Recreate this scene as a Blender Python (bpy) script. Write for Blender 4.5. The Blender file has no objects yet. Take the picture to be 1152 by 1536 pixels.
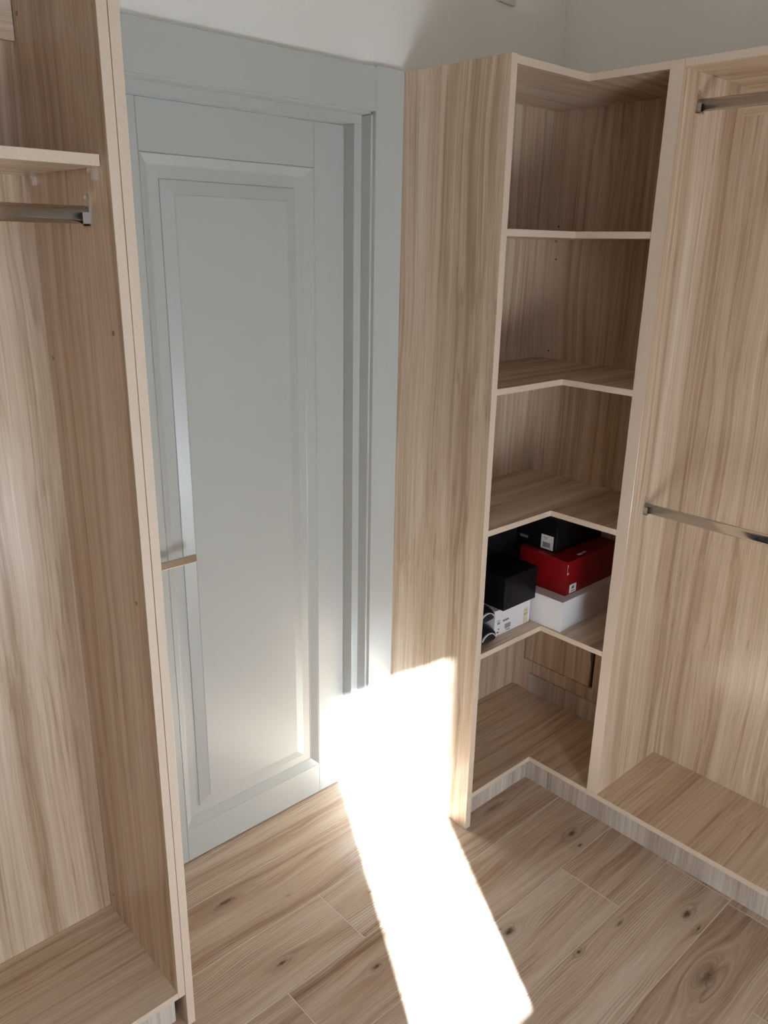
import bpy, bmesh, math, random
from mathutils import Vector, Matrix

random.seed(7)
S = bpy.context.scene
COL = S.collection

# ---------------------------------------------------------------- camera
cam_data = bpy.data.cameras.new('camera')
cam = bpy.data.objects.new('camera', cam_data)
COL.objects.link(cam)
cam_data.sensor_fit = 'VERTICAL'
cam_data.sensor_height = 36.0
cam_data.lens = 1202.757 / 1536.0 * 36.0
cam_data.clip_start = 0.02
FWD = Vector((0.64640, 0.69480, -0.31530)).normalized()
RGT = Vector((0.73610, -0.67670, 0.01780)).normalized()
UP = RGT.cross(FWD).normalized()
RGT = FWD.cross(UP).normalized()
M = Matrix((RGT, UP, -FWD)).transposed().to_4x4()
M.translation = Vector((0.0, 0.0, 1.7259))
cam.matrix_world = M
S.camera = cam

# ---------------------------------------------------------------- light
S.view_settings.view_transform = 'Standard'
S.view_settings.look = 'None'
S.view_settings.gamma = 1.0
S.view_settings.exposure = 0.24
S.view_settings.use_curve_mapping = False
S.cycles.use_denoising = True
S.cycles.max_bounces = 10
S.cycles.diffuse_bounces = 8
S.cycles.glossy_bounces = 5
S.cycles.sample_clamp_indirect = 80.0
S.cycles.use_adaptive_sampling = True
S.cycles.adaptive_threshold = 0.02
S.cycles.blur_glossy = 0.15

world = bpy.data.worlds.new('sky')
S.world = world
world.use_nodes = True
bg = world.node_tree.nodes['Background']
bg.inputs['Color'].default_value = (0.62, 0.78, 1.0, 1)
bg.inputs['Strength'].default_value = 6.0

SUN_DIR = Vector((0.563, 1.0, -0.70)).normalized()
sun_data = bpy.data.lights.new('sun', 'SUN')
sun_data.energy = 56.0
sun_data.angle = math.radians(0.6)
sun_data.color = (0.74, 0.875, 1.0)
sun = bpy.data.objects.new('sun', sun_data)
COL.objects.link(sun)
sun.rotation_euler = SUN_DIR.to_track_quat('-Z', 'Y').to_euler()
sun.location = (-2, -4, 4)

# added area light for soft fill, before an unseen guessed window behind the camera
dl = bpy.data.lights.new('added_window_fill', 'AREA')
dl.shape = 'RECTANGLE'
dl.size = 0.60
dl.size_y = 0.85
dl.spread = math.radians(150)
dl.energy = 19.5
dl.color = (0.84, 0.925, 1.0)
dlo = bpy.data.objects.new('added_window_fill', dl)
COL.objects.link(dlo)
dlo.location = (0.66, -0.86, 0.56)
dlo.rotation_euler = Vector((0.20, 1.0, 0.40)).to_track_quat('-Z', 'Z').to_euler()


# ---------------------------------------------------------------- materials
def new_mat(name):
    m = bpy.data.materials.new(name)
    m.use_nodes = True
    nt = m.node_tree
    return m, nt, nt.nodes, nt.links, nt.nodes['Principled BSDF']


def math_node(N, L, op, a, b=None, c=None):
    n = N.new('ShaderNodeMath')
    n.operation = op
    for i, v in enumerate((a, b, c)):
        if v is None:
            continue
        if isinstance(v, (int, float)):
            n.inputs[i].default_value = v
        else:
            L.new(v, n.inputs[i])
    return n.outputs[0]


def ramp(N, L, fac, stops):
    r = N.new('ShaderNodeValToRGB')
    e = r.color_ramp.elements
    while len(e) < len(stops):
        e.new(0.5)
    for i, (p, c) in enumerate(stops):
        e[i].position = p
        e[i].color = (*c, 1)
    L.new(fac, r.inputs[0])
    return r.outputs[0]


def noise4(N, L, vec, w, scale, detail=2.0, rough=0.5):
    n = N.new('ShaderNodeTexNoise')
    n.noise_dimensions = '4D'
    L.new(vec, n.inputs['Vector'])
    if w is not None:
        L.new(w, n.inputs['W'])
    n.inputs['Scale'].default_value = scale
    n.inputs['Detail'].default_value = detail
    n.inputs['Roughness'].default_value = rough
    return n.outputs[0]


def mapping(N, L, vec, scale):
    n = N.new('ShaderNodeMapping')
    n.inputs['Scale'].default_value = scale
    L.new(vec, n.inputs['Vector'])
    return n.outputs[0]


def laminate(name, axis, dark, mid, light, rough=0.23, contrast=1.0):
    """pale streaked elm laminate with the grain along one axis"""
    m, nt, N, L, P = new_mat(name)
    tc = N.new('ShaderNodeTexCoord').outputs['Object']
    rnd = N.new('ShaderNodeObjectInfo').outputs['Random']
    w = math_node(N, L, 'MULTIPLY', rnd, 37.0)

    def sc(along, across):
        v = [across] * 3
        v[axis] = along
        return tuple(v)
    # slow waviness of the grain
    warp = N.new('ShaderNodeTexNoise')
    warp.noise_dimensions = '4D'
    L.new(mapping(N, L, tc, sc(1.6, 4.0)), warp.inputs['Vector'])
    L.new(w, warp.inputs['W'])
    warp.inputs['Scale'].default_value = 1.0
    warp.inputs['Detail'].default_value = 1.0
    sub = N.new('ShaderNodeVectorMath')
    sub.operation = 'MULTIPLY_ADD'
    L.new(warp.outputs['Color'], sub.inputs[0])
    k = [0.05] * 3
    k[axis] = 0.0
    sub.inputs[1].default_value = k
    L.new(tc, sub.inputs[2])
    v = sub.outputs[0]
    broad = noise4(N, L, mapping(N, L, v, sc(0.35, 9.0)), w, 1.0, 1.0)
    band = noise4(N, L, mapping(N, L, v, sc(0.55, 38.0)), w, 1.0, 2.0, 0.55)
    fine = noise4(N, L, mapping(N, L, v, sc(1.0, 150.0)), w, 1.0, 2.0, 0.6)
    pore = noise4(N, L, mapping(N, L, v, sc(14.0, 420.0)), w, 1.0, 1.0, 0.5)
    a = math_node(N, L, 'MULTIPLY', broad, 0.30)
    a = math_node(N, L, 'MULTIPLY_ADD', band, 0.38, a)
    a = math_node(N, L, 'MULTIPLY_ADD', fine, 0.22, a)
    a = math_node(N, L, 'MULTIPLY_ADD', pore, 0.10, a)
    a = math_node(N, L, 'SUBTRACT', a, 0.5)
    a = math_node(N, L, 'MULTIPLY_ADD', a, 3.2 * contrast, 0.52)
    # thin darker grain lines where a slow ridge crosses zero
    rid = noise4(N, L, mapping(N, L, v, sc(0.5, 62.0)), w, 1.0, 1.0, 0.4)
    rid = math_node(N, L, 'ABSOLUTE', math_node(N, L, 'SUBTRACT', rid, 0.5))
    rid = math_node(N, L, 'MULTIPLY', math_node(N, L, 'SUBTRACT', 0.030, rid), 33.0)
    rid = math_node(N, L, 'MAXIMUM', rid, 0.0)
    a = math_node(N, L, 'MULTIPLY_ADD', rid, -0.19, a)
    c = ramp(N, L, a, [(0.05, dark), (0.5, mid), (0.95, light)])
    L.new(c, P.inputs['Base Color'])
    P.inputs['Roughness'].default_value = rough
    P.inputs['Specular IOR Level'].default_value = 0.75
    b = N.new('ShaderNodeBump')
    b.inputs['Strength'].default_value = 0.06
    b.inputs['Distance'].default_value = 0.0006
    L.new(pore, b.inputs['Height'])
    L.new(b.outputs[0], P.inputs['Normal'])
    return m


def edge_mat(name, col):
    m, nt, N, L, P = new_mat(name)
    tc = N.new('ShaderNodeTexCoord').outputs['Object']
    n1 = noise4(N, L, tc, None, 260.0, 2.0)
    c = ramp(N, L, n1, [(0.25, tuple(x * 0.93 for x in col)), (0.75, tuple(min(1, x * 1.05) for x in col))])
    L.new(c, P.inputs['Base Color'])
    P.inputs['Roughness'].default_value = 0.42
    return m


def paint(name, col, rough=0.4, bump=0.02, bscale=90.0, var=0.03):
    m, nt, N, L, P = new_mat(name)
    tc = N.new('ShaderNodeTexCoord').outputs['Object']
    n1 = noise4(N, L, tc, None, 3.0, 3.0)
    c = ramp(N, L, n1, [(0.3, tuple(x * (1 - var) for x in col)), (0.7, tuple(min(1, x * (1 + var)) for x in col))])
    L.new(c, P.inputs['Base Color'])
    P.inputs['Roughness'].default_value = rough
    if bump:
        n2 = noise4(N, L, tc, None, bscale, 2.0)
        b = N.new('ShaderNodeBump')
        b.inputs['Strength'].default_value = bump
        b.inputs['Distance'].default_value = 0.002
        L.new(n2, b.inputs['Height'])
        L.new(b.outputs[0], P.inputs['Normal'])
    return m


def metal(name, col, rough):
    m, nt, N, L, P = new_mat(name)
    tc = N.new('ShaderNodeTexCoord').outputs['Object']
    n1 = noise4(N, L, tc, None, 40.0, 2.0)
    r = N.new('ShaderNodeMapRange')
    r.inputs['To Min'].default_value = rough * 0.85
    r.inputs['To Max'].default_value = rough * 1.15
    L.new(n1, r.inputs['Value'])
    L.new(r.outputs[0], P.inputs['Roughness'])
    P.inputs['Base Color'].default_value = (*col, 1)
    P.inputs['Metallic'].default_value = 1.0
    return m


DK, MD, LT = (0.375, 0.246, 0.156), (0.618, 0.466, 0.333), (0.800, 0.676, 0.543)
LAM = [laminate('laminate_grain_x', 0, DK, MD, LT),
       laminate('laminate_grain_y', 1, DK, MD, LT),
       laminate('laminate_grain_z', 2, DK, MD, LT)]
KICK = laminate('plinth_laminate', 2, (0.33, 0.26, 0.21), (0.52, 0.44, 0.375), (0.69, 0.62, 0.55), 0.38, 1.15)
EDGE = edge_mat('edge_banding', (0.700, 0.570, 0.450))
SAGE = paint('sage_grey_door_paint', (0.466, 0.477, 0.456), 0.30, 0.015, 60.0, 0.015)
WALL = paint('white_wall_paint', (0.800, 0.775, 0.725), 0.75, 0.06, 120.0, 0.01)
CEIL = paint('white_ceiling_paint', (0.80, 0.78, 0.74), 0.8, 0.05, 120.0, 0.01)
CHROME = metal('brushed_chrome', (0.90, 0.88, 0.85), 0.14)
NICKEL = metal('satin_nickel', (0.56, 0.46, 0.36), 0.32)
STEEL = metal('dull_steel', (0.55, 0.50, 0.46), 0.35)
GAPSHADE = paint('painted_gap_shade', (0.035, 0.022, 0.018), 0.8, 0)  # near-black colour painted in for the shade inside gaps and holes
CAPB = paint('brown_screw_cap', (0.20, 0.12, 0.06), 0.5, 0)
GROUT = paint('pale_grout', (0.74, 0.66, 0.57), 0.8, 0.05, 300)
WHITEBOX = paint('white_cardboard', (0.80, 0.77, 0.78), 0.55, 0.03, 200, 0.015)
LABEL = paint('label_paper', (0.74, 0.70, 0.66), 0.55, 0)
INK = paint('black_ink', (0.05, 0.045, 0.05), 0.6, 0)
INKG = paint('grey_ink', (0.30, 0.27, 0.30), 0.6, 0)
YELLOWL = paint('pale_yellow_sticker', (0.66, 0.60, 0.38), 0.6, 0)
BLACKBOX = paint('black_cardboard', (0.0065, 0.0060, 0.0075), 0.42, 0.03, 200, 0.1)
REDBOX = paint('red_cardboard', (0.25, 0.002, 0.005), 0.40, 0.03, 200, 0.05)
BLACKBOX.node_tree.nodes['Principled BSDF'].inputs['Specular IOR Level'].default_value = 0.22
BLACKSHOE = paint('black_rubber', (0.008, 0.008, 0.009), 0.55, 0.2, 500, 0.1)
WHITELINE = paint('white_piping', (0.72, 0.69, 0.66), 0.6, 0)
PLASTIC = paint('white_plastic', (0.62, 0.58, 0.53), 0.35, 0)
FROST = paint('frosted_glass', (0.8, 0.83, 0.85), 0.5, 0)


def glass_mat():
    m, nt, N, L, P = new_mat('clear_window_glass')
    tr = N.new('ShaderNodeBsdfTransparent')
    gl = N.new('ShaderNodeBsdfGlossy')
    gl.inputs['Roughness'].default_value = 0.02
    mx = N.new('ShaderNodeMixShader')
    mx.inputs[0].default_value = 0.06
    L.new(tr.outputs[0], mx.inputs[1])
    L.new(gl.outputs[0], mx.inputs[2])
    L.new(mx.outputs[0], N['Material Output'].inputs['Surface'])
    return m


GLASS = glass_mat()

KNOTS = [  # x, y, radius along, radius across, darkness
    (0.891, 1.571, 0.022, 0.0075, 0.85), (1.035, 1.476, 0.007, 0.004, 0.5), (0.891, 1.305, 0.012, 0.006, 0.9),
    (1.063, 1.138, 0.011, 0.006, 0.9), (1.401, 0.985, 0.016, 0.010, 1.0), (1.388, 1.005, 0.006, 0.004, 0.6),
    (1.842, 1.096, 0.014, 0.009, 1.0), (1.8175, 1.048, 0.009, 0.005, 0.9), (1.812, 0.698, 0.016, 0.009, 1.0),
    (1.790, 0.6525, 0.010, 0.005, 0.9), (1.6645, 0.564, 0.034, 0.016, 0.75), (1.615, 0.548, 0.026, 0.006, 0.5),
    (1.4836, 0.8237, 0.007, 0.005, 0.9), (1.646, 0.803, 0.013, 0.004, 0.7), (1.214, 1.3334, 0.006, 0.004, 0.6),
    (1.747, 1.337, 0.030, 0.008, 0.6), (0.40, 0.75, 0.02, 0.009, 0.9), (1.1, 0.45, 0.02, 0.009, 0.9)]


def oak_floor(root):
    m, nt, N, L, P = new_mat('oak_look_tile')
    tcn = N.new('ShaderNodeTexCoord')
    tcn.object = root
    tc = tcn.outputs['Object']
    info = N.new('ShaderNodeObjectInfo')
    w = math_node(N, L, 'MULTIPLY', info.outputs['Random'], 53.0)
    sep = N.new('ShaderNodeSeparateXYZ')
    L.new(tc, sep.inputs[0])
    X, Y = sep.outputs[0], sep.outputs[1]
    # slow wander of the grain, then its flow around each knot
    wander = noise4(N, L, mapping(N, L, tc, (2.2, 7.0, 1.0)), w, 1.0, 2.0)
    psi = math_node(N, L, 'MULTIPLY_ADD', wander, 0.06, Y)
    blot = None
    ringsum = None
    for kx, ky, ra, rc, dk in KNOTS:
        dx = math_node(N, L, 'MULTIPLY', math_node(N, L, 'SUBTRACT', X, kx), rc / ra * 0.75)
        dy = math_node(N, L, 'SUBTRACT', Y, ky)
        r2 = math_node(N, L, 'MULTIPLY_ADD', dx, dx, math_node(N, L, 'MULTIPLY', dy, dy))
        den = math_node(N, L, 'ADD', r2, rc * rc * 0.5)
        q = math_node(N, L, 'DIVIDE', rc * rc * 5.0, den)
        psi = math_node(N, L, 'MULTIPLY_ADD', math_node(N, L, 'MULTIPLY', dy, q), -1.0, psi)
        bl = math_node(N, L, 'MULTIPLY', math_node(N, L, 'EXPONENT', math_node(N, L, 'MULTIPLY', r2, -1.1 / (rc * rc))), dk)
        halo = math_node(N, L, 'MULTIPLY', math_node(N, L, 'EXPONENT', math_node(N, L, 'MULTIPLY', r2, -0.10 / (rc * rc))), dk * 0.22)
        bl = math_node(N, L, 'MAXIMUM', bl, halo)
        blot = bl if blot is None else math_node(N, L, 'MAXIMUM', blot, bl)
    cmb = N.new('ShaderNodeCombineXYZ')
    L.new(X, cmb.inputs[0])
    L.new(psi, cmb.inputs[1])
    v = cmb.outputs[0]
    broad = noise4(N, L, mapping(N, L, v, (1.1, 14.0, 1.0)), w, 1.0, 2.0)
    band = noise4(N, L, mapping(N, L, v, (2.4, 70.0, 1.0)), w, 1.0, 3.0, 0.6)
    fine = noise4(N, L, mapping(N, L, v, (9.0, 330.0, 1.0)), w, 1.0, 2.0, 0.6)
    a = math_node(N, L, 'MULTIPLY', broad, 0.42)
    a = math_node(N, L, 'MULTIPLY_ADD', band, 0.34, a)
    a = math_node(N, L, 'MULTIPLY_ADD', fine, 0.24, a)
    a = math_node(N, L, 'SUBTRACT', a, 0.5)
    a = math_node(N, L, 'MULTIPLY_ADD', a, 2.7, 0.52)
    tone = math_node(N, L, 'MULTIPLY_ADD', info.outputs['Random'], 0.15, -0.075)
    a = math_node(N, L, 'ADD', a, tone)
    c = ramp(N, L, a, [(0.04, (0.290, 0.170, 0.108)), (0.34, (0.495, 0.348, 0.248)), (0.62, (0.630, 0.488, 0.372)), (0.95, (0.725, 0.615, 0.510))])
    # thin ring lines of the cathedral grain
    wv = math_node(N, L, 'SINE', math_node(N, L, 'MULTIPLY', psi, 800.0))
    msk = noise4(N, L, mapping(N, L, v, (1.8, 16.0, 1.0)), w, 1.0, 1.0)
    ln = math_node(N, L, 'MULTIPLY', math_node(N, L, 'GREATER_THAN', wv, 0.55), math_node(N, L, 'MULTIPLY_ADD', msk, 3.0, -1.45))
    ln = math_node(N, L, 'MINIMUM', math_node(N, L, 'MAXIMUM', ln, 0.0), 0.32)
    mx = N.new('ShaderNodeMix')
    mx.data_type = 'RGBA'
    L.new(ln, mx.inputs[0])
    L.new(c, mx.inputs[6])
    mx.inputs[7].default_value = (0.150, 0.076, 0.042, 1)
    # dark knot hearts, broken up
    brk = noise4(N, L, tc, None, 160.0, 3.0)
    bl = math_node(N, L, 'MULTIPLY', blot, math_node(N, L, 'MULTIPLY_ADD', brk, 1.3, 0.35))
    bl = math_node(N, L, 'MINIMUM', bl, 0.92)
    mx2 = N.new('ShaderNodeMix')
    mx2.data_type = 'RGBA'
    L.new(bl, mx2.inputs[0])
    L.new(mx.outputs[2], mx2.inputs[6])
    mx2.inputs[7].default_value = (0.055, 0.030, 0.020, 1)
    L.new(mx2.outputs[2], P.inputs['Base Color'])
    P.inputs['Roughness'].default_value = 0.15
    P.inputs['Specular IOR Level'].default_value = 0.26
    wob = noise4(N, L, mapping(N, L, tc, (6.0, 26.0, 1.0)), None, 1.0, 1.0)
    b = N.new('ShaderNodeBump')
    b.inputs['Strength'].default_value = 0.25
    b.inputs['Distance'].default_value = 0.001
    L.new(wob, b.inputs['Height'])
    L.new(b.outputs[0], P.inputs['Normal'])
    return m


# ---------------------------------------------------------------- helpers
FACES = {'-x': (-1, 0, 0), '+x': (1, 0, 0), '-y': (0, -1, 0), '+y': (0, 1, 0), '-z': (0, 0, -1), '+z': (0, 0, 1)}


def add_box(bm, x0, x1, y0, y1, z0, z1, band=()):
    vs = [bm.verts.new((x, y, z)) for x in (x0, x1) for y in (y0, y1) for z in (z0, z1)]
    idx = {'-x': (0, 1, 3, 2), '+x': (4, 6, 7, 5), '-y': (0, 4, 5, 1), '+y': (2, 3, 7, 6), '-z': (0, 2, 6, 4), '+z': (1, 5, 7, 3)}
    for k, q in idx.items():
        f = bm.faces.new([vs[i] for i in q])
        f.material_index = 1 if k in band else 0
    return vs


def finish(name, bm, mats, parent=None, bevel=0.0, seg=1, smooth=False, origin=None):
    if bevel:
        bmesh.ops.bevel(bm, geom=list(bm.edges), offset=bevel, segments=seg, profile=0.6, affect='EDGES', clamp_overlap=True)
    bmesh.ops.recalc_face_normals(bm, faces=list(bm.faces))
    off = Vector(origin) if origin is not None else (parent.matrix_world.translation.copy() if parent else Vector((0, 0, 0)))
    if parent is not None and origin is None:
        off = WORLD_LOC[parent.name]
    bmesh.ops.translate(bm, verts=list(bm.verts), vec=-off)
    me = bpy.data.meshes.new(name)
    bm.to_mesh(me)
    bm.free()
    if not isinstance(mats, (list, tuple)):
        mats = [mats]
    for m in mats:
        me.materials.append(m)
    if smooth:
        for p in me.polygons:
            p.use_smooth = True
    o = bpy.data.objects.new(name, me)
    COL.objects.link(o)
    if parent is not None:
        o.parent = parent
        o.location = off - WORLD_LOC[parent.name]
    else:
        o.location = off
    WORLD_LOC[o.name] = off.copy()
    return o


WORLD_LOC = {}


def box(name, dims, mats, parent=None, band=(), bevel=0.0006, origin=None, seg=1):
    bm = bmesh.new()
    add_box(bm, *dims, band=band)
    return finish(name, bm, mats, parent, bevel, seg, origin=origin)


def thing(name, loc, label=None, cat=None, group=None, kind=None):
    o = bpy.data.objects.new(name, None)
    o.empty_display_size = 0.05
    COL.objects.link(o)
    o.location = loc
    WORLD_LOC[o.name] = Vector(loc)
    tag(o, label, cat, group, kind)
    return o


def tag(o, label=None, cat=None, group=None, kind=None):
    if label:
        o['label'] = label
    if cat:
        o['category'] = cat
    if group:
        o['group'] = group
    if kind:
        o['kind'] = kind
    return o


def extrude_poly(bm, pts, z0, z1, band_edges=()):
    lo = [bm.verts.new((x, y, z0)) for x, y in pts]
    hi = [bm.verts.new((x, y, z1)) for x, y in pts]
    bm.faces.new(lo[::-1])
    bm.faces.new(hi)
    n = len(pts)
    for i in range(n):
        f = bm.faces.new((lo[i], lo[(i + 1) % n], hi[(i + 1) % n], hi[i]))
        f.material_index = 1 if i in band_edges else 0


def cylinder(bm, c, axis, r, h, seg=16):
    """disc/cylinder from c along axis by h"""
    a = Vector(axis).normalized()
    t = a.orthogonal().normalized()
    b = a.cross(t)
    lo, hi = [], []
    for i in range(seg):
        d = (t * math.cos(2 * math.pi * i / seg) + b * math.sin(2 * math.pi * i / seg)) * r
        lo.append(bm.verts.new(Vector(c) + d))
        hi.append(bm.verts.new(Vector(c) + d + a * h))
    bm.faces.new(lo[::-1])
    bm.faces.new(hi)
    for i in range(seg):
        bm.faces.new((lo[i], lo[(i + 1) % seg], hi[(i + 1) % seg], hi[i]))


def oval_tube(name, p0, p1, w, h, mat, parent):
    """flat-oval hanging rail; w across (horizontal), h vertical"""
    bm = bmesh.new()
    a = (Vector(p1) - Vector(p0)).normalized()
    side = a.cross(Vector((0, 0, 1))).normalized()
    prof = []
    r = w / 2
    for i in range(13):
        t = math.pi * i / 12
        prof.append((r * math.cos(t), h / 2 - r + r * math.sin(t)))
    for i in range(13):
        t = math.pi + math.pi * i / 12
        prof.append((r * math.cos(t), -h / 2 + r + r * math.sin(t)))
    A = [bm.verts.new(Vector(p0) + side * u + Vector((0, 0, v))) for u, v in prof]
    B = [bm.verts.new(Vector(p1) + side * u + Vector((0, 0, v))) for u, v in prof]
    n = len(prof)
    for i in range(n):
        bm.faces.new((A[i], A[(i + 1) % n], B[(i + 1) % n], B[i])).smooth = True
    bm.faces.new(A[::-1])
    bm.faces.new(B)
    return finish(name, bm, mat, parent)


# ---------------------------------------------------------------- dimensions from the room
D = 1.680          # face of casings / backs on the door wall
YW = 1.700         # door wall
XP0, XP1 = 1.6062, 1.6290      # corner unit end panel
YPF = 1.3270       # its front edge
YS = 1.3349        # front of L shelves
XF = 1.9260        # front of right-hand run
XB = 2.2660        # its back panel
XW = 2.3030        # right wall
YP0, YP1 = 1.0734, 1.1105      # partition between corner unit and hanging bay
HT = 2.150
TB = 0.018
HB = 0.1141
SH = [0.5972, 0.9800, 1.3740, 1.7708]
YEND = -0.25       # near end of hanging bay
KX = 0.033
YFRONT = -0.90     # wall behind the camera
XLEFT = -1.45
HC = 2.75

# ---------------------------------------------------------------- room shell
floor = box('floor', (XLEFT - 0.05, XW + 0.05, YFRONT - 0.06, 1.90, -0.08, -0.0008), GROUT, bevel=0, origin=(0, 0, 0))
tag(floor, 'wood-look plank floor in warm oak tones with pale joints', None, None, 'structure')
OAK = oak_floor(floor)
ROW = 0.1952
PL = 1.20
joints = {0: 1.10, -1: 0.852, -2: 1.695, -3: 0.75, 1: 0.52, 2: 0.50, -4: 0.735, -5: 0.45}
plank_mesh = {}


def plank(x0, x1, y0, y1):
    g = 0.0014
    key = (round(x1 - x0, 4), round(y1 - y0, 4))
    cx, cy = (x0 + x1) / 2, (y0 + y1) / 2
    if key not in plank_mesh:
        bm = bmesh.new()
        hx, hy = (x1 - x0) / 2 - g, (y1 - y0) / 2 - g
        add_box(bm, -hx, hx, -hy, hy, -0.009, 0.0)
        o = finish('plank', bm, OAK, None, 0.0005, 1)
        plank_mesh[key] = o.data
    else:
        o = bpy.data.objects.new('plank', plank_mesh[key])
        COL.objects.link(o)
    o.parent = floor
    o.location = (cx, cy, 0.0)


y_base = 1.2255
for k in range(-11, 4):
    y0 = y_base + k * ROW
    y1 = y0 + ROW
    y0c, y1c = max(y0, YFRONT), min(y1, 1.86)
    if y1c - y0c < 0.01:
        continue
    j = joints.get(k, random.uniform(0.0, 1.2))
    xs = [j]
    while xs[0] > XLEFT:
        xs.insert(0, xs[0] - PL)
    while xs[-1] < XW:
        xs.append(xs[-1] + PL)
    for a, b in zip(xs[:-1], xs[1:]):
        a2, b2 = max(a, XLEFT), min(b, XW)
        if b2 - a2 > 0.02:
            plank(a2, b2, y0c, y1c)


def structure(name, boxes, mat, bevel=0.0):
    bm = bmesh.new()
    for b in boxes:
        add_box(bm, *b)
    o = finish(name, bm, mat, None, bevel)
    o['kind'] = 'structure'
    return o


structure('wall_back', [(XLEFT - 0.06, 0.760, YW, YW + 0.10, 0, HC), (1.506, XW + 0.06, YW, YW + 0.10, 0, HC),
                        (0.760, 1.506, YW, YW + 0.10, 2.052, HC)], WALL)
structure('wall_right', [(XW, XW + 0.06, YFRONT - 0.06, YW, 0, HC)], WALL)
structure('wall_left', [(XLEFT - 0.06, XLEFT, YFRONT - 0.06, YW, 0, HC)], WALL)
structure('ceiling', [(XLEFT - 0.06, XW + 0.06, YFRONT - 0.06, YW + 0.10, HC, HC + 0.06)], CEIL)
WX0, WX1, WZ0, WZ1 = -0.0630, 0.2990, 1.198, 2.222
FX0, FX1, FZ0, FZ1 = 0.34, 0.98, 0.12, 1.00
YO = YFRONT - 0.06
structure('wall_front', [(XLEFT - 0.06, WX0, YO, YFRONT, 0, HC), (WX1, FX0, YO, YFRONT, 0, HC), (FX1, XW + 0.06, YO, YFRONT, 0, HC),
                         (FX0, FX1, YO, YFRONT, 0, FZ0), (FX0, FX1, YO, YFRONT, FZ1, HC),
                         (WX0, WX1, YO, YFRONT, 0, WZ0), (WX0, WX1, YO, YFRONT, WZ1, HC)], WALL)
w1 = thing('window_1', ((WX0 + WX1) / 2, YO, WZ0), None, None, None, 'structure')
box('pane', (WX0, WX1, YO - 0.012, YO - 0.008, WZ0, WZ1), GLASS, w1, bevel=0)
w2 = thing('added_window', ((FX0 + FX1) / 2, YO, FZ0), None, None, None, 'structure')  # added unseen window, guessed as the source of the fill light
box('added_frosted_pane', (FX0, FX1, YO + 0.01, YO + 0.016, FZ0, FZ1), FROST, w2, bevel=0)

# ---------------------------------------------------------------- door and its surround
DY = 1.768         # face of the leaf
DX0, DX1 = 0.792, 1.4765
SX0, SX1 = 0.893, 1.3765   # stile joints
DZ0, DZ1 = 0.005, 2.021
RZ0, RZ1 = 0.112, 1.912    # rail joints
door = thing('door_1', ((DX0 + DX1) / 2, DY, 0), 'sage grey door with one tall raised panel', None, None, 'structure')
G = 0.0006
box('stile', (DX0, SX0 - G, DY, DY + 0.04, DZ0, DZ1), SAGE, door, bevel=0.0014, seg=2)
box('stile', (SX1 + G, DX1, DY, DY + 0.04, DZ0, DZ1), SAGE, door, bevel=0.0014, seg=2)
box('rail', (SX0, SX1, DY, DY + 0.04, RZ1 + G, DZ1), SAGE, door, bevel=0.0014, seg=2)
box('rail', (SX0, SX1, DY, DY + 0.04, DZ0, RZ0 - G), SAGE, door, bevel=0.0014, seg=2)


def rect_loft(name, loops, mat, parent, cap=True):
    """nested rectangles (x0,x1,z0,z1,y) joined into one profiled panel"""
    bm = bmesh.new()
    rows = []
    for x0, x1, z0, z1, y in loops:
        rows.append([bm.verts.new(c) for c in ((x0, y, z0), (x1, y, z0), (x1, y, z1), (x0, y, z1))])
    for a, b in zip(rows[:-1], rows[1:]):
        for i in range(4):
            bm.faces.new((a[i], a[(i + 1) % 4], b[(i + 1) % 4], b[i]))
    if cap:
        bm.faces.new(rows[-1])
        bm.faces.new(rows[0][::-1])
    return finish(name, bm, mat, parent)


def inset(x0, x1, z0, z1, d, y):
    return (x0 + d, x1 - d, z0 + d, z1 - d, y)


R = (SX0, SX1, RZ0, RZ1)
rect_loft('panel_moulding', [inset(*R, 0.0, DY + 0.038), inset(*R, 0.0, DY + 0.001), inset(*R, 0.0015, DY - 0.0006), inset(*R, 0.0035, DY),
                             inset(*R, 0.022, DY + 0.0145), inset(*R, 0.0245, DY + 0.0155), inset(*R, 0.0245, DY + 0.038)], SAGE, door, cap=False)
rect_loft('raised_panel', [inset(*R, 0.0, DY + 0.039), inset(*R, 0.0, DY + 0.0165), inset(*R, 0.0515, DY + 0.0165), inset(*R, 0.0525, DY + 0.0125),
                           inset(*R, 0.083, DY + 0.0045), inset(*R, 0.0845, DY + 0.0030)], SAGE, door)

# lever handle
hx, hz = 0.828, 0.962
handle = box('lever_handle', (hx - 0.010, 0.9455, 1.712, 1.721, hz - 0.0095, hz + 0.0095), NICKEL, door, bevel=0.0015, seg=2)
handle['label'] = 'satin nickel lever handle'
bm = bmesh.new()
cylinder(bm, (hx, DY, hz), (0, -1, 0), 0.026, 0.008, 28)
finish('rosette', bm, NICKEL, handle, 0.001)
bm = bmesh.new()
cylinder(bm, (hx, DY - 0.006, hz), (0, -1, 0), 0.009, 0.043, 16)
finish('neck', bm, NICKEL, handle)

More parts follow.
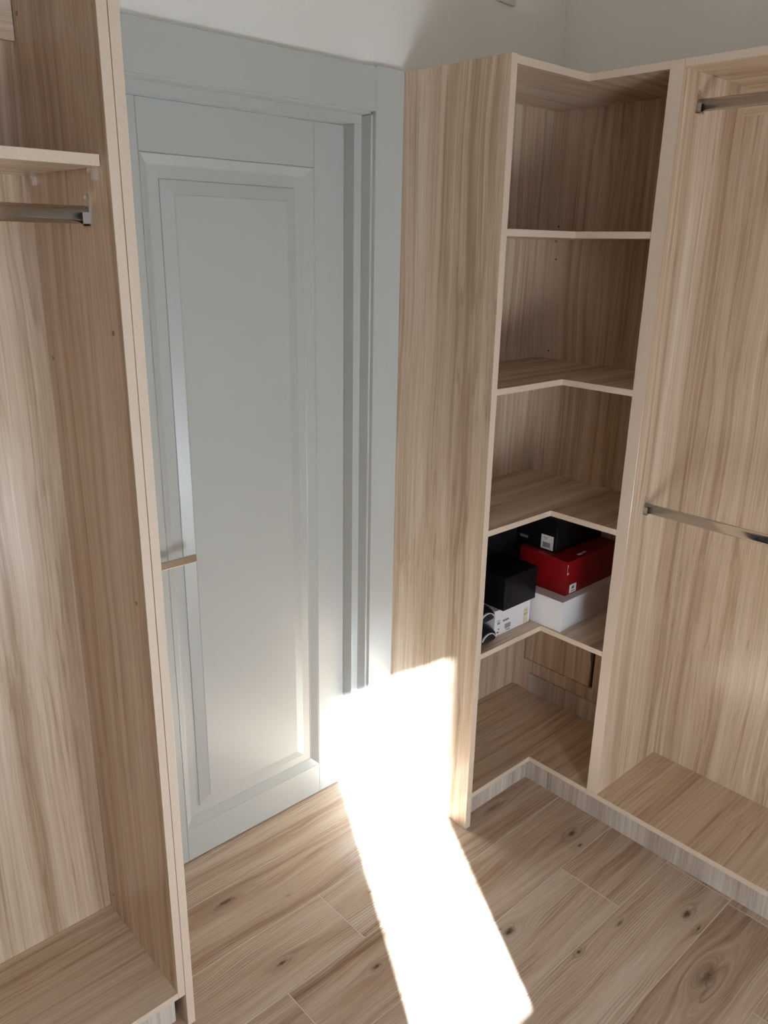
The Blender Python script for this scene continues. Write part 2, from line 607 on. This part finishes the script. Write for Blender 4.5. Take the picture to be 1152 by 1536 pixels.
trim = thing('trim_1', (1.135, D, 0), 'sage grey casing around the door', None, None, 'structure')
CI, CO = 1.508, XP0 - 0.0005
CY = 1.678
LI, LO = DX0 - (CI - DX1), 0.652
box('casing_board', (CI, CO, CY, YW, 0.0, 2.1535), SAGE, trim, bevel=0.001)
box('casing_board', (LO, LI, CY, YW, 0.0, 2.1535), SAGE, trim, bevel=0.001)
box('head_casing', (LI, CI, CY, YW, 2.0495, 2.1495), SAGE, trim, bevel=0.001)
for x0, x1 in ((1.502, CI + 0.01), (LI - 0.01, DX0 - 0.0255)):
    box('casing_bead', (x0, x1, 1.690, YW + 0.03, 0.0, 2.0437), SAGE, trim, bevel=0.003, seg=3)
box('casing_bead', (DX0 - 0.0255, 1.502, 1.690, YW + 0.03, 2.0437, 2.06), SAGE, trim, bevel=0.003, seg=3)
for x0, x1 in ((1.4775, 1.510), (LI - 0.01, DX0 - 0.001)):
    box('jamb', (x0, x1, 1.7275, YW + 0.10, 0.0, 2.0225), SAGE, trim, bevel=0.0012, seg=2)
box('head_jamb', (LI - 0.01, 1.510, 1.7275, YW + 0.10, 2.0225, 2.06), SAGE, trim, bevel=0.0012, seg=2)

# ---------------------------------------------------------------- corner unit
cu = thing('corner_wardrobe', (XP0, YPF, 0), 'open L-shaped corner unit of pale streaked laminate with four shelves beside the door', 'wardrobe')
box('end_panel', (XP0, XP1, YPF, YW - 0.0005, 0.0, HT), [LAM[2], EDGE], cu, band=('-y', '+z'))
LP = [(XP1, YS), (XF, YS), (XF, YP1), (XB, YP1), (XB, D), (XP1, D)]


def l_board(name, z1, t=TB, pts=LP):
    bm = bmesh.new()
    extrude_poly(bm, pts, z1 - t, z1, (0, 1))
    return finish(name, bm, [LAM[0], EDGE], cu, 0.0006)


l_board('top_board', HT)
for h in SH:
    l_board('shelf', h, 0.0172)
l_board('bottom_board', HB)
box('back_panel', (XP1, XB, D, D + 0.012, 0.0, HT), [LAM[2], EDGE], cu, band=('+z',))
# right-hand back panel around the access flap
FY0, FY1, FZ_0, FZ_1 = 1.345, 1.630, 0.243, 0.520
bm = bmesh.new()
add_box(bm, XB, XB + 0.012, YP1, FY0 - 0.014, HB, HT)
add_box(bm, XB, XB + 0.012, FY1 + 0.004, D, HB, HT)
add_box(bm, XB, XB + 0.012, FY0 - 0.014, FY1 + 0.004, FZ_1 + 0.004, HT)
add_box(bm, XB, XB + 0.012, FY0 - 0.014, FY1 + 0.004, HB, FZ_0 - 0.004)
finish('back_panel', bm, [LAM[2], EDGE], cu)
box('flap_gap_shade', (XB + 0.013, XB + 0.017, FY0 - 0.03, FY1 + 0.02, FZ_0 - 0.02, FZ_1 + 0.02), GAPSHADE, cu, bevel=0)  # dark sheet whose colour stands for the shade behind the flap's gaps
flap = box('access_flap', (XB - 0.003, XB + 0.010, FY0, FY1, FZ_0, FZ_1), LAM[2], cu)
box('flap_latch', (XB - 0.010, XB - 0.003, FY0 - 0.001, FY0 + 0.003, 0.350, 0.400), STEEL, flap, bevel=0.0005)
box('back_skirting', (XB - 0.008, XB, YP1, 1.60, HB, 0.190), KICK, cu)
box('plinth', (XP1, XF + KX + 0.016, YS + KX, YS + KX + 0.016, 0.0, HB - TB), KICK, cu)
box('plinth', (XF + KX, XF + KX + 0.016, YP1, YS + KX, 0.0, HB - TB), KICK, cu)
for y, z in ((1.636, 1.794), (1.636, 1.693), (1.636, 1.3995)):
    bm = bmesh.new()
    cylinder(bm, (XB, y, z), (-1, 0, 0), 0.0028, 0.0006, 12)
    finish('screw_hole', bm, GAPSHADE, cu)
for zs in SH:
    bm = bmesh.new()
    cylinder(bm, (XB, 1.64, zs - 0.022), (-1, 0, 0), 0.004, 0.012, 12)
    finish('shelf_pin', bm, STEEL, cu)

# ---------------------------------------------------------------- hanging bay on the right wall
hb = thing('hanging_wardrobe', (XF, (YEND + YP1) / 2, 0), 'open hanging wardrobe with two chrome rails on the right wall', 'wardrobe')
box('side_panel', (XF, XB + 0.012, YP0, YP1, HB, HT), [LAM[2], EDGE], hb, band=('-x', '+z'))
box('side_panel', (XF, XB + 0.012, YEND, YEND + 0.0371, HB, HT), [LAM[2], EDGE], hb, band=('-x', '+z'))
box('top_board', (XF, XB, YEND + 0.0371, YP0, HT - TB, HT), [LAM[1], EDGE], hb, band=('-x', '+z'))
box('bottom_board', (XF, XB + 0.012, YEND, YP1, HB - TB, HB), [LAM[0], EDGE], hb, band=('-x',))
box('back_panel', (XB, XB + 0.012, YEND + 0.0371, YP0, HB, HT), LAM[2], hb)
box('back_rail', (XB - 0.009, XB, YEND + 0.0371, YP0, 2.064, HT - TB), LAM[1], hb)
box('plinth', (XF + KX, XF + KX + 0.016, YEND, YP1, 0.0, HB - TB), KICK, hb)


def rail_bracket(parent, c, wall, across):
    """end socket of a hanging rail: plate with an eared screw tab; wall = outward normal"""
    bm = bmesh.new()
    n, a, u = Vector(wall), Vector(across), Vector((0, 0, 1))
    pts = []
    w = 0.0085
    for px, pz in ((-w, -0.0165), (w, -0.0165), (w, 0.015)):
        pts.append((px, pz))
    for i in range(9):
        t = math.pi * i / 8
        pts.append((0.0062 * math.cos(t), 0.028 + 0.0062 * math.sin(t)))
    pts.append((-w, 0.015))
    for d0, d1 in ((0.0, 0.002),):
        lo = [bm.verts.new(Vector(c) + a * x + u * z + n * d0) for x, z in pts]
        hi = [bm.verts.new(Vector(c) + a * x + u * z + n * d1) for x, z in pts]
        bm.faces.new(lo)
        bm.faces.new(hi)
        for i in range(len(pts)):
            bm.faces.new((lo[i], lo[(i + 1) % len(pts)], hi[(i + 1) % len(pts)], hi[i]))
    # cup below the rail
    for s0, s1, z0, z1 in ((-w - 0.0012, w + 0.0012, -0.0175, -0.0145), (-w - 0.0012, -w + 0.0006, -0.0175, 0.004), (w - 0.0006, w + 0.0012, -0.0175, 0.004)):
        q = [bm.verts.new(Vector(c) + a * s + u * z + n * d) for s in (s0, s1) for z in (z0, z1) for d in (0.002, 0.014)]
        for f in ((0, 1, 3, 2), (4, 6, 7, 5), (0, 4, 5, 1), (2, 3, 7, 6), (0, 2, 6, 4), (1, 5, 7, 3)):
            bm.faces.new([q[i] for i in f])
    b = finish('rail_bracket', bm, STEEL, parent)
    bm = bmesh.new()
    cylinder(bm, Vector(c) + u * 0.028 + n * 0.002, wall, 0.0032, 0.0012, 12)
    s = finish('screw', bm, CHROME, parent)
    return b


for zc, xc in ((2.0600, 2.010), (1.0400, 1.999)):
    rod = oval_tube('hanging_rail', (xc, YP0 - 0.002, zc), (xc, YEND + 0.039, zc), 0.015, 0.029, CHROME, hb)
    rail_bracket(rod, (xc, YP0, zc), (0, -1, 0), (1, 0, 0))

# ---------------------------------------------------------------- left wardrobe
LX = 0.610
LW0 = -0.42
LF, LB = 1.3094, 1.655
lw = thing('tall_wardrobe', (LX, LF, 0), 'tall wardrobe cut off at the left edge with doubled front edges beside the lever handle', 'wardrobe')
box('side_panel', (LX, LX + 0.018, LF, LB + 0.012, HB - TB, HT + 0.02), [LAM[2], EDGE], lw, band=('-y', '+z', '-z'))
box('end_panel', (LX + 0.0188, LX + 0.038, LF, YW - 0.0005, 0.0, HT + 0.02), [LAM[2], EDGE], lw, band=('-y', '+z'))
box('side_panel', (LW0, LW0 + 0.018, LF, LB + 0.012, 0.0, HT + 0.02), [LAM[2], EDGE], lw, band=('-y',))
box('back_panel', (LW0 + 0.018, LX, LB, LB + 0.012, HB - TB, HT + 0.02), LAM[2], lw)
box('bottom_board', (LW0 + 0.018, LX, LF, LB, HB - TB, HB), [LAM[0], EDGE], lw, band=('-y',))
box('top_board', (LW0 + 0.018, LX, LF, LB, HT, HT + 0.02), [LAM[0], EDGE], lw, band=('-y',))
box('shelf', (LW0 + 0.019, LX - 0.0015, 1.3380, LB, 1.8385, 1.8565), [LAM[0], EDGE], lw, band=('-y', '+x'))
box('back_rail', (LW0 + 0.018, LX - 0.001, LB - 0.012, LB, 2.060, HT), LAM[0], lw)
box('plinth', (LW0 + 0.018, LX + 0.004, LF + 0.030, LF + 0.046, 0.0, HB - TB), KICK, lw)
for y in (1.368, 1.632):
    bm = bmesh.new()
    cylinder(bm, (LX, y, 1.8335), (-1, 0, 0), 0.0042, 0.010, 12)
    add_box(bm, LX - 0.004, LX, y - 0.004, y + 0.004, 1.820, 1.8385)
    finish('shelf_pin', bm, CHROME, lw)
rod = oval_tube('hanging_rail', (LX - 0.002, 1.404, 1.7660), (LW0 + 0.020, 1.404, 1.7660), 0.015, 0.029, CHROME, lw)
rail_bracket(rod, (LX, 1.404, 1.7660), (-1, 0, 0), (0, 1, 0))
for y, z in ((1.347, 1.5745), (1.632, 1.5014), (1.3476, 1.066), (1.630, 0.1624), (1.3318, 0.1503), (1.6247, 2.1006)):
    bm = bmesh.new()
    cylinder(bm, (LX, y, z), (-1, 0, 0), 0.0042, 0.0006, 14)
    finish('screw_cap', bm, CAPB, lw)

# ---------------------------------------------------------------- things on the lower corner shelf
Z0 = SH[0]


def flat_quads(name, quads, plane, mat, parent):
    """thin printed marks; plane ('x'|'y'|'z', value, outward sign); quads in the two other axes"""
    bm = bmesh.new()
    ax, val, s = plane
    t = 0.0003
    for u0, u1, v0, v1 in quads:
        lo, hi = sorted((val, val + s * t))
        if ax == 'x':
            add_box(bm, lo, hi, u0, u1, v0, v1)
        elif ax == 'y':
            add_box(bm, u0, u1, lo, hi, v0, v1)
        else:
            add_box(bm, u0, u1, v0, v1, lo, hi)
    return finish(name, bm, mat, parent)


def shoebox(name, x0, x1, y0, y1, z0, z1, mat, label, lid_h=0.03, over=0.0018, lid_mat=None):
    o = thing(name, ((x0 + x1) / 2, (y0 + y1) / 2, z0), label, 'box')
    box('box_body', (x0 + over, x1 - over, y0 + over, y1 - over, z0, z1 - 0.002), mat, o, bevel=0.0008)
    bm = bmesh.new()
    # lid: a shallow shell around the body
    add_box(bm, x0, x1, y0, y1, z1 - 0.0018, z1)
    add_box(bm, x0, x1, y0, y0 + over * 0.9, z1 - lid_h, z1 - 0.0018)
    add_box(bm, x0, x1, y1 - over * 0.9, y1, z1 - lid_h, z1 - 0.0018)
    add_box(bm, x0, x0 + over * 0.9, y0 + over * 0.9, y1 - over * 0.9, z1 - lid_h, z1 - 0.0018)
    add_box(bm, x1 - over * 0.9, x1, y0 + over * 0.9, y1 - over * 0.9, z1 - lid_h, z1 - 0.0018)
    finish('box_lid', bm, lid_mat or mat, o)
    return o


# white box under the red one
wr = shoebox('shoe_box', 1.9290, 2.2500, 1.2640, 1.4560, Z0, 0.7000, WHITEBOX, 'plain white lidded shoe box at the bottom of the stack under the red box', 0.028, 0.0030)
# red box
rx0, ry0, rz0, rz1 = 1.9726, 1.2870, 0.7000, 0.8137
rd = shoebox('shoe_box', rx0, 2.2560, ry0, 1.4700, rz0, rz1, REDBOX, 'red shoe box with worn white corner lying on a plain white box', 0.1095, 0.0012)
flat_quads('label_sticker', [(1.9920, 2.0280, 0.7050, 0.7330)], ('y', ry0, -1), LABEL, rd)
lab = [c for c in rd.children if c.name.startswith('label')][0]
flat_quads('print', [(2.004, 2.007, 0.717, 0.728), (2.0085, 2.0115, 0.717, 0.728), (2.013, 2.016, 0.717, 0.728), (2.004, 2.016, 0.7215, 0.7235), (2.002, 2.020, 0.710, 0.7125)], ('y', ry0 - 0.0003, -1), INK, lab)
flat_quads('worn_corner', [(rx0, rx0 + 0.0035, 0.797, 0.805), (rx0, rx0 + 0.0010, 0.775, 0.798), (rx0, rx0 + 0.0045, 0.772, 0.7755), (rx0 + 0.004, rx0 + 0.008, 0.774, 0.7775)], ('y', ry0, -1), LABEL, rd)
flat_quads('lid_print', [(2.052, 2.072, 1.3015, 1.3120), (2.080, 2.098, 1.3050, 1.3130)], ('z', rz1, 1), LABEL, rd)
# black box with barcode label, top of that stack
bx0, by0 = 2.0040, 1.3570
bk = shoebox('shoe_box', bx0, 2.2600, by0, 1.5400, rz1 + 0.0005, 0.9250, BLACKBOX, 'black shoe box with white barcode label on top of the red box', 0.035, 0.0012)
flat_quads('barcode_label', [(1.3690, 1.4160, 0.8195, 0.8660)], ('x', bx0, -1), LABEL, bk)
lab = [c for c in bk.children if c.name.startswith('barcode')][0]
bars = []
yy = 1.4075
for wdt in (0.0030, 0.0016, 0.0032, 0.0016, 0.0012, 0.0022, 0.0010, 0.0018, 0.0012):
    bars.append((yy - wdt, yy, 0.8255, 0.8420))
    yy -= wdt + 0.0013
flat_quads('barcode', bars, ('x', bx0 - 0.0003, -1), INK, lab)
flat_quads('print', [(1.393, 1.407, 0.856, 0.8585), (1.395, 1.402, 0.8515, 0.8535)], ('x', bx0 - 0.0003, -1), INKG, lab)
flat_quads('faint_lettering', [(1.4680 + i * 0.0055, 1.4710 + i * 0.0055, 0.836, 0.844 + 0.0012 * (i % 2)) for i in range(6)], ('x', bx0, -1), INKG, bk)
# white printed box, left stack
wx0, wx1, wy0, wz1 = 1.7480, 1.9200, 1.3780, 0.6850
wl = shoebox('shoe_box', wx0, wx1, wy0, 1.6600, Z0, wz1, WHITEBOX, 'white shoe box printed with small text and a yellowish sticker, under the black box', 0.0860, 0.0012)
flat_quads('price_sticker', [(1.8900, 1.9120, 0.602, 0.653)], ('y', wy0, -1), YELLOWL, wl)
lab = [c for c in wl.children if c.name.startswith('price')][0]
flat_quads('print', [(1.8930, 1.9080, 0.6430, 0.6450), (1.8930, 1.9000, 0.6290, 0.6350), (1.9020, 1.9080, 0.6310, 0.6360)], ('y', wy0 - 0.0003, -1), INKG, lab)
flat_quads('box_print', [(1.7620, 1.7660, 0.6360, 0.6440), (1.7685, 1.7725, 0.6360, 0.6440), (1.7590, 1.7740, 0.6480, 0.6495),
                         (1.7660, 1.7720, 0.6180, 0.6220), (1.7600, 1.7700, 0.6080, 0.6120), (1.7650, 1.7680, 0.6000, 0.6030)]
           + [(1.7880 + i * 0.0048, 1.7912 + i * 0.0048, 0.6390, 0.6455) for i in range(6)], ('y', wy0, -1), INK, wl)
flat_quads('grey_print_block', [(1.7980, 1.8260, 0.6120, 0.6280), (1.8060, 1.8240, 0.6040, 0.6090)], ('y', wy0, -1), INKG, wl)
# black box on it
bl = shoebox('shoe_box', 1.7660, 1.9240, 1.3620, 1.6350, wz1 + 0.0005, 0.7930, BLACKBOX, 'plain black shoe box on top of the white printed box near the end panel', 0.030, 0.0012)


# a further black box at the back of the left stack
shoebox('shoe_box', 1.6700, 1.9950, 1.5050, 1.6720, 0.7935, 0.9400, BLACKBOX, 'tall black box pushed to the back above the left stack of boxes', 0.030, 0.0012)


# pair of black shoes with white piping, toes to the front, squeezed beside the end panel
def slipper(loc, rx, ry, rz, label):
    o = thing('shoe', loc, label, 'shoe', 'black shoes stacked in the corner unit')
    bm = bmesh.new()
    nu, nv = 20, 12
    rows = []
    for j in range(nv + 1):
        ph = -math.pi / 2 + math.pi * j / nv
        row = []
        for i in range(nu):
            th = 2 * math.pi * i / nu
            c, s = math.cos(th), math.sin(th)
            e = 0.50
            cx = math.copysign(abs(c) ** e, c) * abs(math.cos(ph)) ** 0.7
            cy = math.copysign(abs(s) ** e, s) * abs(math.cos(ph)) ** 0.7
            cz = math.copysign(abs(math.sin(ph)) ** 0.85, math.sin(ph))
            lift = 0.80 + 0.20 * (0.5 + 0.5 * cy)      # toe slightly lower than the heel
            row.append(bm.verts.new((loc[0] + cx * rx, loc[1] + ry + cy * ry, loc[2] + rz + cz * rz * lift - rz * (1 - lift))))
        rows.append(row)
    for a, b in zip(rows[:-1], rows[1:]):
        for i in range(nu):
            bm.faces.new((a[i], a[(i + 1) % nu], b[(i + 1) % nu], b[i]))
    bmesh.ops.remove_doubles(bm, verts=list(bm.verts), dist=0.0002)
    body = finish('shoe_upper', bm, BLACKSHOE, o, smooth=True)
    # white piping running in an arch over the toe
    bm = bmesh.new()
    n = 28
    ring = []
    for i in range(n + 1):
        t = math.pi * (0.14 + 0.72 * i / n)
        px = loc[0] + math.cos(t) * rx * 0.60
        pz = loc[2] + rz * 0.45 + math.sin(t) * rz * 0.95
        py = loc[1] + ry * 0.035
        ring.append([bm.verts.new((px + 0.0014 * math.cos(t) * math.cos(q), py + 0.004 * math.sin(q), pz + 0.0014 * math.sin(t) * math.cos(q))) for q in [k * math.pi / 3 for k in range(6)]])
    for a, b in zip(ring[:-1], ring[1:]):
        for k in range(6):
            bm.faces.new((a[k], a[(k + 1) % 6], b[(k + 1) % 6], b[k]))
    finish('white_piping', bm, WHITELINE, o, smooth=True)
    return o


slipper((1.6890, 1.3450, Z0), 0.056, 0.125, 0.0318, 'lower of two black shoes with white piping stacked beside the end panel')
slipper((1.6890, 1.3560, Z0 + 0.0640), 0.056, 0.125, 0.030, 'upper of two black shoes with white piping stacked beside the end panel')

# ---------------------------------------------------------------- switch plate high on the door wall
sw = thing('light_switch', (2.012, YW, 2.382), 'white switch plate high on the wall above the corner unit', 'switch')
box('plate', (1.974, 2.052, YW - 0.009, YW - 0.0002, 2.382, 2.468), PLASTIC, sw, bevel=0.002, seg=2)
box('rocker', (1.986, 2.040, YW - 0.012, YW - 0.009, 2.396, 2.454), PLASTIC, sw, bevel=0.001)
